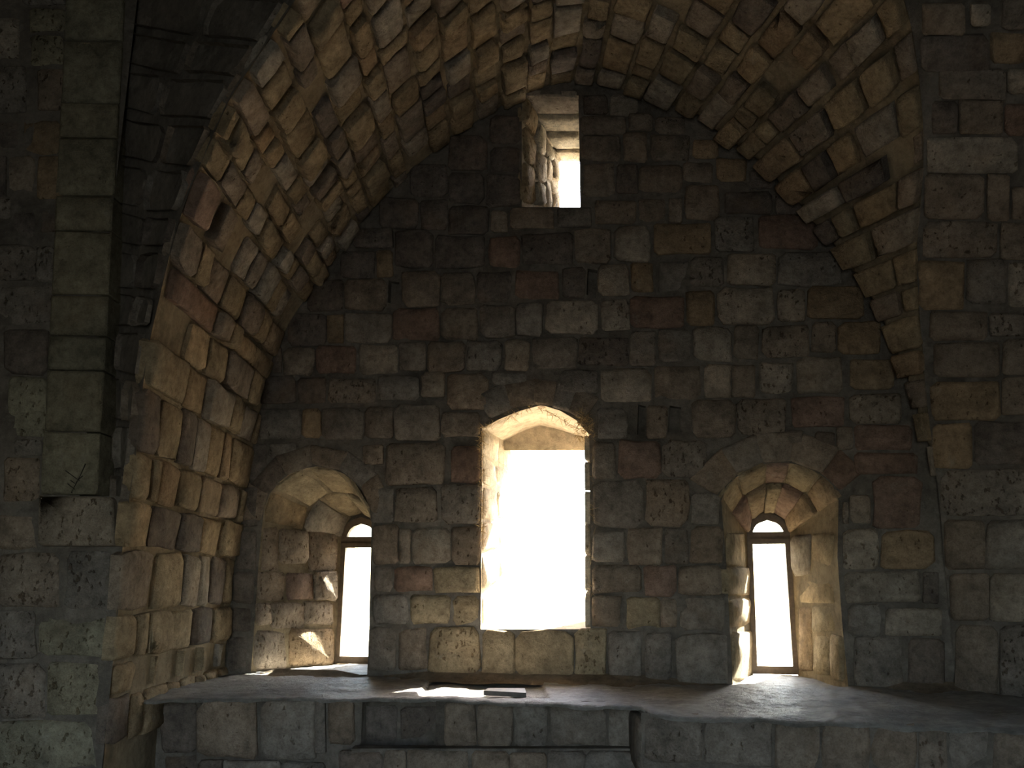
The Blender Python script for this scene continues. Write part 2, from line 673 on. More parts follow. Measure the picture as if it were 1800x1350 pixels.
for nm, li, lo in ((.05, nl_in, nl_out), (.05, nr_in, nr_out), (.38, bw_in, bw_out), (.3, us_in, us_out)):
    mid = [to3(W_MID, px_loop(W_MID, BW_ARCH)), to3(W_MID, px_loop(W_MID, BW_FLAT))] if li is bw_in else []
    loft('embrasure_lining', [to3(W_IN, li)] + mid + [to3(W_WIN, lo), to3(W_OUT, flare(lo, nm))], M_GLARE_LINING if nm > .1 else M_VMORTAR, wall_back, True, 0.012, None, 5)


for pk in POCKETS:          # cavities left by fallen stones
    n = len(pk)
    vv = [W_IN(*q) for q in pk] + [W_IN(*q) + WN * .09 for q in pk]
    obj('cavity', mesh_from(vv, [(i, (i + 1) % n, n + (i + 1) % n, n + i) for i in range(n)] + [tuple(range(n, 2 * n))], 'cavity'), M_MORTAR, wall_back)


class Reveal:
    """ruled surface between an edge on the inner wall face and an edge on the window plane (for stones)"""
    def __init__(s, a0, a1, b0, b1):
        s.a0, s.a1, s.b0, s.b1 = a0, a1, b0, b1       # a: inner edge bottom/top, b: outer edge bottom/top

    def __call__(s, w, h):
        return s.a0.lerp(s.a1, h).lerp(s.b0.lerp(s.b1, h), w)

    def px(s, x, y):
        lo_w, h = 0.5, 0.5
        w = 0.5
        for _ in range(14):                            # simple Newton on the projected position
            e = 1e-3
            p = project(s(w, h))
            pw = project(s(w + e, h))
            ph = project(s(w, h + e))
            a, b, c, d = (pw[0] - p[0]) / e, (ph[0] - p[0]) / e, (pw[1] - p[1]) / e, (ph[1] - p[1]) / e
            det = a * d - b * c
            if abs(det) < 1e-9:
                break
            rx, ry = x - p[0], y - p[1]
            w += (d * rx - b * ry) / det
            h += (a * ry - c * rx) / det
        return max(0.0, min(1.0, w)), max(-0.05, min(1.1, h))


rev_l = Reveal(W_IN(*nl_in[0]), W_IN(*nl_in[3]), W_WIN(*nl_out[0]), W_WIN(*nl_out[3]))
lay(wall_back, rev_l, [(458, 927, 489, 1003), (492, 933, 537, 990), (542, 936, 593, 1003), (454, 1007, 498, 1054), (505, 1009, 546, 1053, 'r'),
                       (554, 1007, 589, 1054), (451, 1060, 473, 1097), (476, 1060, 531, 1103), (534, 1057, 583, 1097), (446, 1112, 502, 1176),
                       (508, 1106, 584, 1168, 'op')], (0.01, 0.055), 0.04, 'np', normal=None)
rev_rr = Reveal(W_IN(*nr_in[-1]), W_IN(*nr_in[-4]), W_WIN(*nr_out[-1]), W_WIN(*nr_out[-4]))
lay(wall_back, rev_rr, [(1396, 941, 1424, 1010, 'w'), (1428, 938, 1468, 1000), (1408, 1013, 1470, 1061), (1410, 1066, 1428, 1180, 'o'),
                        (1431, 1064, 1472, 1112), (1434, 1118, 1462, 1185), (1465, 1118, 1484, 1195)], (0.01, 0.04), 0.04, 'y')
rev_rl = Reveal(W_IN(*nr_in[0]), W_IN(*nr_in[3]), W_WIN(*nr_out[0]), W_WIN(*nr_out[3]))
lay(wall_back, rev_rl, [(1277, 940, 1306, 994), (1276, 1000, 1315, 1045), (1281, 1053, 1317, 1105), (1287, 1112, 1320, 1192)], (0.01, 0.03), 0.04, 'y')
rev_bl = Reveal(W_IN(*bw_in[0]), W_IN(*bw_in[3]), W_WIN(*bw_out[0]), W_WIN(*bw_out[3]))
for h0, h1 in ((0.0, .17), (.18, .36), (.37, .52), (.53, .7), (.71, .86), (.87, 1.0)):
    wsplit = random.uniform(.35, .6)
    for w0, w1 in ((0.02, wsplit), (wsplit + .03, .98)):
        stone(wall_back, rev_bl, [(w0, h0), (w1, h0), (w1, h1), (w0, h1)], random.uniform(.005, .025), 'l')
rev_br = Reveal(W_IN(*bw_in[-1]), W_IN(*bw_in[9]), W_WIN(*bw_out[-1]), W_WIN(*bw_out[9]))
for h0, h1 in ((0.0, .17), (.18, .36), (.37, .52), (.53, .7), (.71, .86), (.87, 1.0)):
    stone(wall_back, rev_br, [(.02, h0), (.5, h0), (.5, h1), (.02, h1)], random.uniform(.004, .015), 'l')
rev_us = Reveal(W_IN(*us_in[0]), W_IN(*us_in[3]), W_WIN(*us_out[0]), W_WIN(*us_out[3]))
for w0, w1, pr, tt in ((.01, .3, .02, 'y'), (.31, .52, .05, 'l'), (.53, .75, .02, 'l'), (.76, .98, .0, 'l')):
    h = 0.02
    while h < .95:
        h2 = min(1.0, h + random.uniform(.2, .42))
        stone(wall_back, rev_us, [(w0, h), (w1, h), (w1, h2 - .02), (w0, h2 - .02)], pr + random.uniform(0, .03), tt, 1.0, jit=.14, rnd=.3)
        h = h2
# stepped lintels of the slit's ceiling
rev_ut = Reveal(W_IN(*us_in[3]), W_IN(*us_in[6]), W_WIN(*us_out[3]), W_WIN(*us_out[6]))
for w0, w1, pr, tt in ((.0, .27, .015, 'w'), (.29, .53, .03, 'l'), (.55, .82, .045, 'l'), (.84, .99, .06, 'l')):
    stone(wall_back, rev_ut, [(w0, .02), (w1, .02), (w1, .98), (w0, .98)], pr, tt, .6, normal=Vector((0, 0, -1)), name='lintel')


# vaulted heads of the two niches: rows of voussoirs on the lofted soffit
def head_map(li, lo, i0, i1):
    A = [W_IN(*q) for q in li[i0:i1 + 1]]
    B = [W_WIN(*q) for q in lo[i0:i1 + 1]]
    m = len(A) - 1

    def f(w, h):
        t = max(0, min(1, h)) * m
        k = min(int(t), m - 1)
        g = t - k
        return A[k].lerp(A[k + 1], g).lerp(B[k].lerp(B[k + 1], g), w)
    return f, sum(A + B, Vector()) / (2 * len(A))


def head_stones(fm, cen, rows, tints, proud):
    for (w0, w1, cuts, dp) in rows:
        for a, b in zip(cuts, cuts[1:]):
            mid = fm((w0 + w1) / 2, (a + b) / 2)
            ex = fm(w1, (a + b) / 2) - fm(w0, (a + b) / 2)
            ey = fm((w0 + w1) / 2, b) - fm((w0 + w1) / 2, a)
            nn = ex.cross(ey).normalized()
            if nn.dot(cen - Vector((0, 0, .5)) - mid) < 0:
                nn = -nn
            stone(wall_back, fm, [(w0, a + .008), (w1, a + .008), (w1, b - .008), (w0, b - .008)], random.uniform(*proud) + dp, random.choice(tints), None, .04, normal=nn, rnd=.12, name='voussoir')


fm, cn = head_map(nl_in, nl_out, 3, 15)
head_stones(fm, cn, [(0.01, .48, [0, .2, .42, .66, 1], 0.0), (.5, .97, [0, .3, .55, .8, 1], 0.004)], 'yvw', (.004, .012))
fm, cn = head_map(nr_in, nr_out, 3, 15)
head_stones(fm, cn, [(0.0, .36, [0, .18, .40, .58, .80, 1], 0.0), (.39, .92, [0, .2, .42, .57, .78, 1], 0.035)], 'yyor', (.008, .025))

# ------------------------------------------------------------------ stones of the end wall, course by course
WALL_STONES = [
    # beside and above the slit
    (1073, 163, 1120, 202, 'w'), (1026, 168, 1068, 200, 'd'), (1022, 204, 1100, 236), (1107, 200, 1147, 230), (1152, 205, 1205, 236),
    (1024, 240, 1090, 282), (1097, 233, 1137, 284), (1145, 238, 1210, 282), (1218, 248, 1262, 278, 'o'), (1026, 287, 1080, 345), (1084, 290, 1120, 340, 'd'),
    (1124, 290, 1198, 338), (1202, 285, 1254, 320), (1260, 280, 1312, 318, 'o'), (1318, 300, 1362, 330, 'd'), (1205, 326, 1262, 386), (1274, 338, 1358, 376, 'd'),
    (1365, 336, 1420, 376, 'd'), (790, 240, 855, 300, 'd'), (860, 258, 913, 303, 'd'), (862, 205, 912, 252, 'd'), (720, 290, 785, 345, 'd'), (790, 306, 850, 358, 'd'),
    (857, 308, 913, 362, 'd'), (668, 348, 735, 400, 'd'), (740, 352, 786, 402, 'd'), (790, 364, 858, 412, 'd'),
    # course under the slit
    (898, 368, 972, 402), (864, 372, 892, 408), (980, 367, 1039, 400, 'g'), (1046, 355, 1118, 394), (1123, 350, 1170, 392), (1176, 352, 1198, 392),
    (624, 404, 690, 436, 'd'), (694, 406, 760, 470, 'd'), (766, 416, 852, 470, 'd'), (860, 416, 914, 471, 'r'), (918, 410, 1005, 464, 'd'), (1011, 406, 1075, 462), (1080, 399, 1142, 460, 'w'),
    (1151, 396, 1250, 446, 'o'), (1258, 385, 1324, 443, 'gp'), (1333, 380, 1436, 438, 'r'),
    # y 440-520
    (600, 442, 658, 488, 'd'), (663, 440, 690, 486, 'o'), (540, 494, 602, 545, 'd'), (607, 492, 678, 545), (706, 478, 772, 538), (778, 480, 834, 536),
    (839, 478, 899, 530, 'd'), (906, 476, 981, 525, 'r'), (988, 470, 1030, 523, 'd'), (1053, 467, 1104, 519, 'w'), (1109, 462, 1148, 513, 'o'), (1158, 460, 1208, 513, 'g'),
    (1213, 453, 1272, 504, 'gp'), (1279, 447, 1361, 502, 'w'), (1370, 444, 1478, 502, 'g'),
    # y 500-600
    (507, 553, 573, 606, 'd'), (576, 555, 604, 602, 'o'), (607, 551, 688, 602, 'g'), (692, 543, 771, 597, 'r'), (776, 541, 840, 597), (846, 537, 905, 592, 'g'), (910, 534, 953, 590, 'g'),
    (960, 530, 1051, 587, 'w'), (1058, 527, 1106, 580, 'wp'), (1110, 523, 1202, 576, 'r'), (1207, 513, 1256, 571, 'o'), (1262, 508, 1359, 570, 'w'), (1367, 511, 1414, 565, 'wp'), (1421, 504, 1516, 561, 'o'),
    # y 575-660
    (480, 612, 494, 655, 'd'), (498, 611, 552, 659), (556, 609, 626, 655, 'r'), (630, 605, 699, 658, 'w'), (703, 604, 748, 651, 'g'), (752, 602, 817, 653), (822, 600, 882, 651, 'g'), (890, 598, 930, 652, 'w'),
    (935, 594, 1014, 646, 'g'), (1018, 595, 1104, 642, 'dp'), (1109, 583, 1152, 642, 'g'), (1159, 581, 1214, 636, 'g'), (1220, 576, 1287, 634, 'w'), (1290, 574, 1333, 630, 'n'),
    (1340, 574, 1421, 626, 'np'), (1427, 568, 1469, 618), (1474, 567, 1545, 622, 'o'),
    # y 630-710
    (458, 664, 520, 708, 'd'), (524, 664, 572, 708, 'd'), (577, 665, 661, 708, 'np'), (666, 662, 736, 703, 'g'), (743, 656, 780, 698, 'w'), (786, 657, 857, 720), (866, 656, 924, 678, 'g'),
    (985, 652, 1050, 690, 'g'), (1056, 650, 1143, 705, 'w'), (1148, 642, 1231, 703), (1238, 640, 1284, 698, 'w'), (1287, 642, 1328, 698), (1333, 636, 1393, 690, 'wp'), (1402, 628, 1479, 690, 'w'), (1494, 632, 1572, 685, 'o'),
    # y 700-775
    (455, 718, 530, 771, 'g'), (534, 720, 563, 769, 'o'), (567, 718, 639, 770, 'g'), (643, 715, 691, 770), (695, 713, 771, 774, 'g'), (777, 727, 842, 766),
    (1052, 717, 1102, 771, 'g'), (1137, 714, 1172, 770), (1218, 706, 1292, 768), (1296, 703, 1380, 764, 'np'), (1392, 699, 1483, 750, 'r'), (1494, 694, 1585, 744, 'wp'),
    # y 775-860
    (474, 780, 520, 803, 'g'), (640, 784, 674, 815), (680, 780, 781, 853, 'n'), (793, 784, 844, 848, 'r'), (1043, 777, 1081, 841, 'g'), (1088, 775, 1162, 840, 'r'), (1166, 774, 1240, 841, 'gp'),
    (1387, 758, 1410, 778), (1434, 760, 1466, 790, 'd'), (1471, 752, 1497, 790), (1502, 748, 1604, 790, 'r'), (1502, 797, 1612, 832, 'r'),
    (653, 858, 690, 917, 'g'), (697, 858, 766, 917, 'np'), (776, 853, 843, 922, 'gp'), (1044, 846, 1130, 927, 'g'), (1135, 844, 1210, 924, 'np'), (1216, 868, 1264, 922, 'g'),
    (1536, 838, 1618, 928, 'r'), (1494, 872, 1530, 918, 'n'), (1482, 884, 1490, 920),
    # y 920-1000
    (657, 924, 699, 991, 'n'), (704, 930, 721, 989), (725, 930, 792, 990, 'w'), (796, 926, 843, 991, 'np'), (1042, 935, 1097, 988, 'g'), (1104, 928, 1165, 992), (1169, 929, 1209, 990, 'g'), (1214, 927, 1270, 990, 'n'),
    (1484, 930, 1543, 1000, 'wp'), (1549, 934, 1640, 1000, 'o'),
    # y 995-1045
    (657, 996, 692, 1040, 'g'), (695, 997, 758, 1039, 'r'), (764, 998, 843, 1040, 'y'), (1042, 993, 1127, 1041), (1134, 995, 1187, 1048, 'r'), (1194, 996, 1267, 1046, 'n'),
    (1486, 1006, 1617, 1058, 'w'), (1623, 1006, 1648, 1060, 'd'),
    # y 1045-1105
    (655, 1046, 717, 1096, 'g'), (722, 1046, 791, 1096, 'y'), (795, 1047, 842, 1099, 'y'), (1042, 1047, 1090, 1100, 'n'), (1103, 1049, 1158, 1104, 'y'), (1162, 1053, 1189, 1102), (1196, 1052, 1274, 1107, 'g'),
    (1492, 1064, 1547, 1118, 'g'), (1557, 1070, 1655, 1118, 'w'),
    # bottom course
    (650, 1104, 695, 1178, 'g'), (702, 1104, 750, 1178, 'n'), (755, 1104, 842, 1184, 'yp'), (848, 1109, 905, 1184, 'y'), (909, 1110, 1006, 1186, 'y'), (1012, 1106, 1064, 1190, 'yp'), (1070, 1108, 1126, 1194, 'g'),
    (1134, 1112, 1181, 1196, 'g'), (1190, 1115, 1276, 1202, 'g'), (1500, 1124, 1587, 1216, 'g'), (1597, 1122, 1660, 1218, 'd'),
    # left of the left niche
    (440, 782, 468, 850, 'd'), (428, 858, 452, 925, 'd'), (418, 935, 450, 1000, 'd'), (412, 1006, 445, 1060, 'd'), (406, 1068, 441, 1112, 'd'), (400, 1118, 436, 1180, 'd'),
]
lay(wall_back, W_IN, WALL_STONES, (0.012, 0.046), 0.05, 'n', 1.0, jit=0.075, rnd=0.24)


def ring(cx, cy, r0, r1, cuts, tints, ry=1.0, proud=(0.01, 0.03), r1b=None):
    for k, (a, b) in enumerate(zip(cuts, cuts[1:])):
        q = []
        for ang, r in ((a + 1.3, r0), (b - 1.3, r0), (b - 1.3, r1), (a + 1.3, r1)):
            an = math.radians(ang)
            q.append(W_IN.px(cx + r * math.cos(an), cy - ry * r * math.sin(an)))
        stone(wall_back, W_IN, q, random.uniform(*proud), tints[k % len(tints)], None, .05, rnd=.12, jit=.04, name='voussoir')


ring(557, 917, 99, 137, [178, 150, 122, 95, 66, 38, 8], 'ndnngn')
ring(1371, 941, 132, 186, [147, 124, 103, 81, 57, 38], 'ngnnr')
ring(940, 860, 148, 196, [121, 106, 90, 77, 66, 56], 'gnngn', 1.0)

# ------------------------------------------------------------------ vault surface with its courses
def vault_back(t, s):
    # on the right a deep open joint runs between vault and end wall
    p = vault(t, s)
    if t > T_TOP + .06:
        k = max(0.0, 1 - s * lerp_list(DEPTH, t) / .15) * min(1, (t - T_TOP - .06) / .08)
        p = p + Vector((p.x - .4, 0, p.z - .8)).normalized() * (.16 * min(1, k * 2))
    return p


ceiling = sheet('ceiling', vault_back, T_SPRING, T_TOP + (1 - T_TOP) * 0.80, 90, 0.0, 1.0, 40, M_VMORTAR, recess=0.02, amp=0.02)
tag(ceiling, 'rough stone groin vault with deep joints curving over the end wall', 'vault')
wall_left = sheet('wall_left', lambda a, b: vault(a, b), 0.0, T_SPRING, 40, 0.0, 1.0, 34, M_VMORTAR, recess=0.02, amp=0.015)
tag(wall_left, 'warm lit left side wall of narrow upright stones below the vault', 'wall')
wall_right = sheet('wall_right', vault_back, T_TOP + (1 - T_TOP) * 0.80, 1.0, 16, 0.0, 1.0, 6, M_VMORTAR, recess=0.01, amp=0.006)
tag(wall_right, 'narrow dark right side wall where the end wall meets the vault', 'wall')

LEFT_Y = [1330, 1240, 1157, 1070, 967, 887, 783, 668, 587, 507, 450, 380, 300, 235, 175, 118, 62, 5]
cuts = [t_at_near_y(y) for y in LEFT_Y]
TRACED = {   # joints read off the photograph along the lower courses: x of stone edges at mid height
    1: [197, 230, 267, 270, 315, 318, 347, 350, 380, 383, 403],
    2: [200, 230, 233, 255, 259, 296, 298, 334, 338, 370, 373, 399],
    3: [208, 260, 270, 315, 318, 344, 347, 368, 371, 393, 396, 415],
    4: [213, 255, 262, 309, 312, 347, 350, 381, 388, 420],
    5: [230, 260, 263, 275, 278, 308, 312, 347, 350, 381, 384, 415, 419, 440],
    6: [238, 273, 276, 310, 313, 338, 341, 361, 364, 387, 390, 401, 404, 440],
    7: [257, 320, 323, 354, 358, 394, 397, 415, 418, 443, 447, 467],
    8: [277, 327, 330, 360, 363, 390, 393, 430, 433, 448, 451, 473],
    9: [300, 371, 374, 391, 394, 408, 411, 440, 444, 474, 478, 497]}


def s_at_x(t, x):
    a, b = 0.0, 1.0
    for _ in range(20):
        m = (a + b) / 2
        if (project(vault(t, m))[0] > x):
            a = m
        else:
            b = m
    return (a + b) / 2


t = cuts[-1]
while t < 0.985:
    t += random.uniform(0.23, 0.33) / FAR_LEN
    cuts.append(t)
vault_stone_count = 0
for k, (ta, tb) in enumerate(zip(cuts, cuts[1:])):
    if tb > 0.995:
        break
    tm = (ta + tb) / 2
    parent = wall_left if tm < T_SPRING else (ceiling if tm < T_TOP + (1 - T_TOP) * .80 else wall_right)
    L = lerp_list(DEPTH, tm)
    h_m = (tb - ta) * FAR_LEN
    spans = []
    gap_t = (min(0.016, 0.06 * h_m) if k in TRACED else random.uniform(.016, .034)) / FAR_LEN
    if k in TRACED:
        xs = TRACED[k]
        e = [s_at_x(tm, x) for x in xs]
        if len(e) % 2:
            e = e[:-1]
        spans = [(e[i + 1], e[i]) for i in range(0, len(e), 2)]
    else:
        left = tm < T_TOP
        s = (random.uniform(0.0, 0.06) if left else random.uniform(.09, .13) * min(1, (tm - T_TOP) / .1)) / max(L, .1)
        while s < 1.0 and L > 0.12:
            w = random.choice((.17, .21, .24, .27, .30, .33, .40)) * random.uniform(.9, 1.12) * (1.0 if left else 1.22)
            e = min(1.0, s + w / L)
            if (1.0 - e) * L < 0.10:
                e = 1.0
            spans.append((s, e - 0.004 if e == 1 else e))
            s = e + random.uniform(.02, .075) / L
    for a, b in spans:
        if project(vault(tm, a))[1] < -140:
            continue
        r = random.random()
        tint = 'v' if r < .52 else 'n' if r < .68 else 'o' if r < .77 else 'w' if r < .92 else 'r' if r < .935 else 'd'
        near_corner = b > .985
        proud = random.uniform(.015, .05) if tm < T_SPRING else random.uniform(.02, .105)
        ja, jb = random.uniform(-.3, .3) * gap_t, random.uniform(-.3, .3) * gap_t
        if random.random() < .07 and tm > T_SPRING:
            continue
        # a course is often filled by a shorter block and a chip above it
        ta2, tb2 = ta + gap_t + ja, tb - gap_t + jb
        stone(parent, vault, [(ta2, a), (ta2, b), (tb2, b), (tb2, a)], proud, tint, None, .07, jit=.10, rnd=.17)
        vault_stone_count += 1

# ------------------------------------------------------------------ near left pier, its pilaster and the vault web behind it
PIER_Y = 6.28
PIER = Plane((0, PIER_Y, 0), (1, 0, 0), (0, 0, 1), (0, -1, 0))
imp_z = PIER.px(180, 872)[1]
edge_x = PIER.px(200, 450)[0]
corner_x = PIER.px(207, 1080)[0]


def pier_map(a, b):
    return PIER(a, b)


wall_near = sheet('wall_near_left', pier_map, -7.5, corner_x, 60, FLOOR_Z, imp_z, 26, M_MORTAR, recess=0.0, amp=0.012)
tag(wall_near, 'grey-green near left pier face of rubble and large squared blocks', 'wall')
sheet('rubble_backing', pier_map, -7.5, edge_x - .05, 60, imp_z, 6.6, 44, M_MORTAR, wall_near, recess=0.0, amp=0.02, kind=None)
lay(wall_near, PIER, [
    (0, -60, 40, -5, 'p'), (44, -50, 116, 8, 'p'), (-5, 33, 33, 103, 'wp'), (53, 17, 115, 55, 'pp'), (55, 62, 115, 117, 'pp'), (-5, 117, 45, 197, 'p'), (67, 122, 115, 193, 'np'), (-5, 213, 35, 263, 'd'),
    (42, 213, 111, 270, 'o'), (15, 275, 60, 340, 'w'), (68, 277, 109, 350, 'o'), (-5, 277, 11, 347, 'd'), (-5, 353, 20, 385, 'p'), (23, 375, 60, 420, 'd'), (72, 370, 107, 410, 'd'),
    (-5, 433, 62, 493, 'p'), (65, 433, 100, 495, 'p'), (-5, 500, 96, 573, 'p'), (10, 580, 85, 657, 'd'), (15, 665, 82, 768, 'pp'), (28, 774, 73, 800, 'p'), (8, 805, 72, 884, 'np'),
    (-5, 905, 63, 964, 'n'), (-5, 974, 103, 1067, 'np'), (118, 973, 205, 1067, 'p'), (-5, 1077, 62, 1155, 'p'), (67, 1077, 188, 1155, 'pp'), (-5, 1166, 78, 1260, 'p'),
    (84, 1164, 180, 1257, 'pp'), (-5, 1268, 165, 1352, 'pp')], (0.008, 0.03), 0.05, 'g', 1.6)
lay(wall_near, PIER, [(77, 874, 205, 962, 'wp')], (0.06, 0.07), 0.2, 'w', 1.0, rnd=.1)

pil = bpy.data.objects.new('pilaster', None)
pil.location = (PIER.px(125, 870)[0], PIER_Y, imp_z)
COL.objects.link(pil)
tag(pil, 'tall smooth pilaster strip of stacked grey blocks on the left pier', 'pilaster', kind='structure')
yl = [-75, 0, 74, 184, 245, 346, 408, 520, 592, 652, 760, 870]
for ya, yb in zip(yl, yl[1:]):
    def xl(y): return 118 - 43 * max(-90, y) / 870
    def xr(y): return 221 - 46 * max(-90, y) / 870
    q = [PIER.px(xl(ya) + 1, ya + 1), PIER.px(xr(ya), ya + 3), PIER.px(xr(yb), yb), PIER.px(xl(yb) + 1, yb - 1)]
    o = stone(pil, PIER, q, .05, 'p', .12, .6, jit=.012, rnd=.04, name='block')
    o.matrix_parent_inverse = Matrix.Translation(-pil.location)

M_SCRATCH = plain_material('scratch_lines', (0.055, 0.048, 0.04), 0.95, 0.05)
vv, ff = [], []
for x0, y0, x1, y1 in ((157, 817, 146, 842), (146, 842, 132, 868), (122, 829, 147, 847), (152, 838, 140, 850), (126, 852, 139, 862), (131, 846, 141, 853)):
    a_, b_ = PIER(*PIER.px(x0, y0)), PIER(*PIER.px(x1, y1))
    sd = (b_ - a_).cross(Vector((0, 1, 0))).normalized() * .0035
    k = len(vv)
    vv += [p + Vector((0, yy, 0)) for yy in (-.060, -.045) for p in (a_ - sd, a_ + sd, b_ + sd * .6, b_ - sd * .6)]
    ff += [(k, k + 1, k + 2, k + 3), (k + 4, k + 7, k + 6, k + 5), (k, k + 4, k + 5, k + 1), (k + 1, k + 5, k + 6, k + 2), (k + 2, k + 6, k + 7, k + 3), (k + 3, k + 7, k + 4, k)]
sc_ = obj('scratched_mark', mesh_from(vv, ff, 'scratched_mark'), M_SCRATCH, pil)
sc_.matrix_parent_inverse = Matrix.Translation(-pil.location)
sc_['label'] = 'dark branching scratch lines on the lowest block'

# web of the vault between the groin and the pilaster
iL = [i for i in range(top_i) if project(NEAR[i])[1] < 905 and project(NEAR[i])[1] > -330]
G0, G1 = iL[0], iL[-1]


WEBP = Plane((0, PIER_Y + .42, 0), (1, 0, 0), (0, 0, 1), (0, -1, 0))


def web(a, b):              # a: 0 bottom..1 top along the groin, b: 0 groin..1 behind the pilaster
    t = (G0 + (G1 - G0) * a) / NT
    g = lerp_list(NEAR, t)
    gx, gy = project(g)
    h = WEBP(*WEBP.px(150, gy - .16 * (gx - 150)))
    return g.lerp(h, b) + Vector((0, 0.10 * math.sin(math.pi * min(1, b)), 0))


ceil_web = sheet('ceiling_web', web, 0, 1, 46, 0, 1, 16, M_MORTAR, recess=0.01, amp=0.02)
tag(ceil_web, 'dim blue-grey rubble web of the vault behind the pilaster', 'vault')
wl_ = sum((web(i / 40, .5) - web((i + 1) / 40, .5)).length for i in range(40))
a = 0.0
while a < .97:
    a2 = min(1, a + random.uniform(.28, .42) / wl_)
    ww = (web((a + a2) / 2, 0) - web((a + a2) / 2, 1)).length
    o1 = random.uniform(.26, .46)
    for b, b2 in ((.02, o1), (o1 + .04, .82), (.86, .99)):
        stone(ceil_web, web, [(a + .006, b), (a + .006, b2), (a2 - .006, b2), (a2 - .006, b)], random.uniform(.005, .03), random.choice('ggdgn'), .1, .06, rnd=.42, jit=.1)
    a = a2

# ------------------------------------------------------------------ near right wall: splayed below, swinging to face the viewer above
iR = [i for i in range(NT, top_i, -1) if project(NEAR[i])[1] > -330]
R0, R1 = iR[0], iR[-1]


def rwall(a, b):            # a: 0 bottom..1 top, b: metres to the right of the groin
    t = (R0 + (R1 - R0) * a) / NT
    g = lerp_list(NEAR, t)
    ang = math.radians(46 - 40 * min(1.0, max(0.0, (g.z + .2) / 3.4)))
    return g + Vector((math.cos(ang), -math.sin(ang), 0)) * b


class RW:
    def __call__(s, a, b):
        return rwall(a, b)

    def px(s, x, y):
        a, b = .4, .4
        for _ in range(30):
            e = 2e-3
            p, pa, pb = project(rwall(a, b)), project(rwall(a + e, b)), project(rwall(a, b + e))
            A, B, C, Dd = (pa[0] - p[0]) / e, (pb[0] - p[0]) / e, (pa[1] - p[1]) / e, (pb[1] - p[1]) / e
            det = A * Dd - B * C
            if abs(det) < 1e-6:
                break
            rx, ry = x - p[0], y - p[1]
            da, db = (Dd * rx - B * ry) / det, (A * ry - C * rx) / det
            a = max(0, min(1, a + max(-.2, min(.2, da))))
            b = max(-.05, min(2.5, b + max(-.5, min(.5, db))))
        return a, b


wall_nr = sheet('wall_near_right', rwall, 0, 1, 60, 0, 2.6, 26, M_MORTAR, recess=0.01, amp=0.015)
tag(wall_nr, 'near right wall of big squared blocks splaying out from the vault', 'wall')
RIGHT = [
    (1622, 7, 1693, 60, 'n'), (1707, 7, 1737, 43, 'w'), (1763, -5, 1815, 52, 'g'), (1620, 63, 1737, 125, 'd'), (1741, 60, 1815, 112, 'o'), (1653, 122, 1766, 173, 'g'), (1771, 123, 1815, 164, 'w'),
    (1640, 180, 1683, 234, 'd'), (1687, 177, 1760, 234, 'n'), (1767, 184, 1815, 238, 'r'), (1630, 244, 1787, 303, 'w'), (1626, 308, 1730, 383, 'n'), (1737, 308, 1773, 387, 'n'), (1780, 330, 1815, 384, 'n'),
    (1624, 392, 1752, 452, 'np'), (1760, 393, 1815, 455, 'n'), (1616, 460, 1693, 543, 'o'), (1700, 457, 1767, 534, 'g'), (1773, 463, 1815, 540, 'wp'), (1636, 549, 1733, 597, 'n'), (1740, 552, 1815, 590, 'gp'),
    (1642, 604, 1757, 663, 'n'), (1763, 598, 1815, 657, 'n'), (1636, 671, 1757, 738, 'o'), (1763, 665, 1815, 728, 'n'), (1640, 746, 1708, 822, 'o'), (1714, 742, 1815, 815, 'd'), (1652, 828, 1815, 905, 'gp'),
    (1662, 915, 1730, 1000, 'n'), (1734, 915, 1815, 1000, 'g'), (1672, 1010, 1737, 1090, 'n'), (1741, 1010, 1815, 1092, 'w'), (1680, 1100, 1753, 1222, 'n'), (1758, 1100, 1815, 1226, 'gp')]
lay(wall_nr, RW(), RIGHT, (0.01, 0.04), 0.05, 'n', 1.5, jit=.05)

# ------------------------------------------------------------------ the hall around the viewer
def shell_plane(name, pts, label):
    o = obj(name, mesh_from([Vector(p) for p in pts], [tuple(range(len(pts)))], name), M_SHELL)
    o['kind'] = 'structure'
    tag(o, label, 'floor' if name == 'floor' else 'wall')
    return o


X0, X1, Y0, Y1, Z1 = -9.0, 9.0, -5.0, 12.0, 6.8
shell_plane('floor', [(X0, Y0, FLOOR_Z), (X1, Y0, FLOOR_Z), (X1, Y1, FLOOR_Z), (X0, Y1, FLOOR_Z)], 'dusty stone floor of the hall below the ledge')
shell_plane('ceiling_hall', [(X0, Y0, Z1), (X1, Y0, Z1), (X1, Y1, Z1), (X0, Y1, Z1)], 'masonry above the vaults closing the hall overhead')
shell_plane('wall_far_left', [(X0, Y0, -4), (X0, Y1 + 2, -4), (X0, Y1 + 2, Z1), (X0, Y0, Z1)], 'plain far left wall of the hall beyond the pier')
holed_wall('wall_far_right', Plane((X1, 0, 0), (0, 1, 0), (0, 0, 1), (-1, 0, 0)), (Y0, -4, Y1 + 2, Z1), [[(2.5, FLOOR_Z + .02), (4.7, FLOOR_Z + .02), (4.7, 1.1), (2.5, 1.1)]], M_SHELL)
holed_wall('wall_front', Plane((0, Y0, 0), (1, 0, 0), (0, 0, 1), (0, 1, 0)), (X0, -4, X1, Z1), [[(-2.6, FLOOR_Z + .02), (.6, FLOOR_Z + .02), (.6, 1.8), (-2.6, 1.8)]], M_SHELL)
tag(bpy.data.objects['wall_far_right'], 'far right wall of the hall with an added doorway for the fill lamp', 'wall')
tag(bpy.data.objects['wall_front'], 'wall behind the viewer with a wide doorway', 'wall')
g = obj('ground', mesh_from([(-60, 9.0, -3.2), (60, 9.0, -3.2), (60, 90, -3.2), (-60, 90, -3.2)], [(0, 1, 2, 3)], 'ground'), M_GROUND)
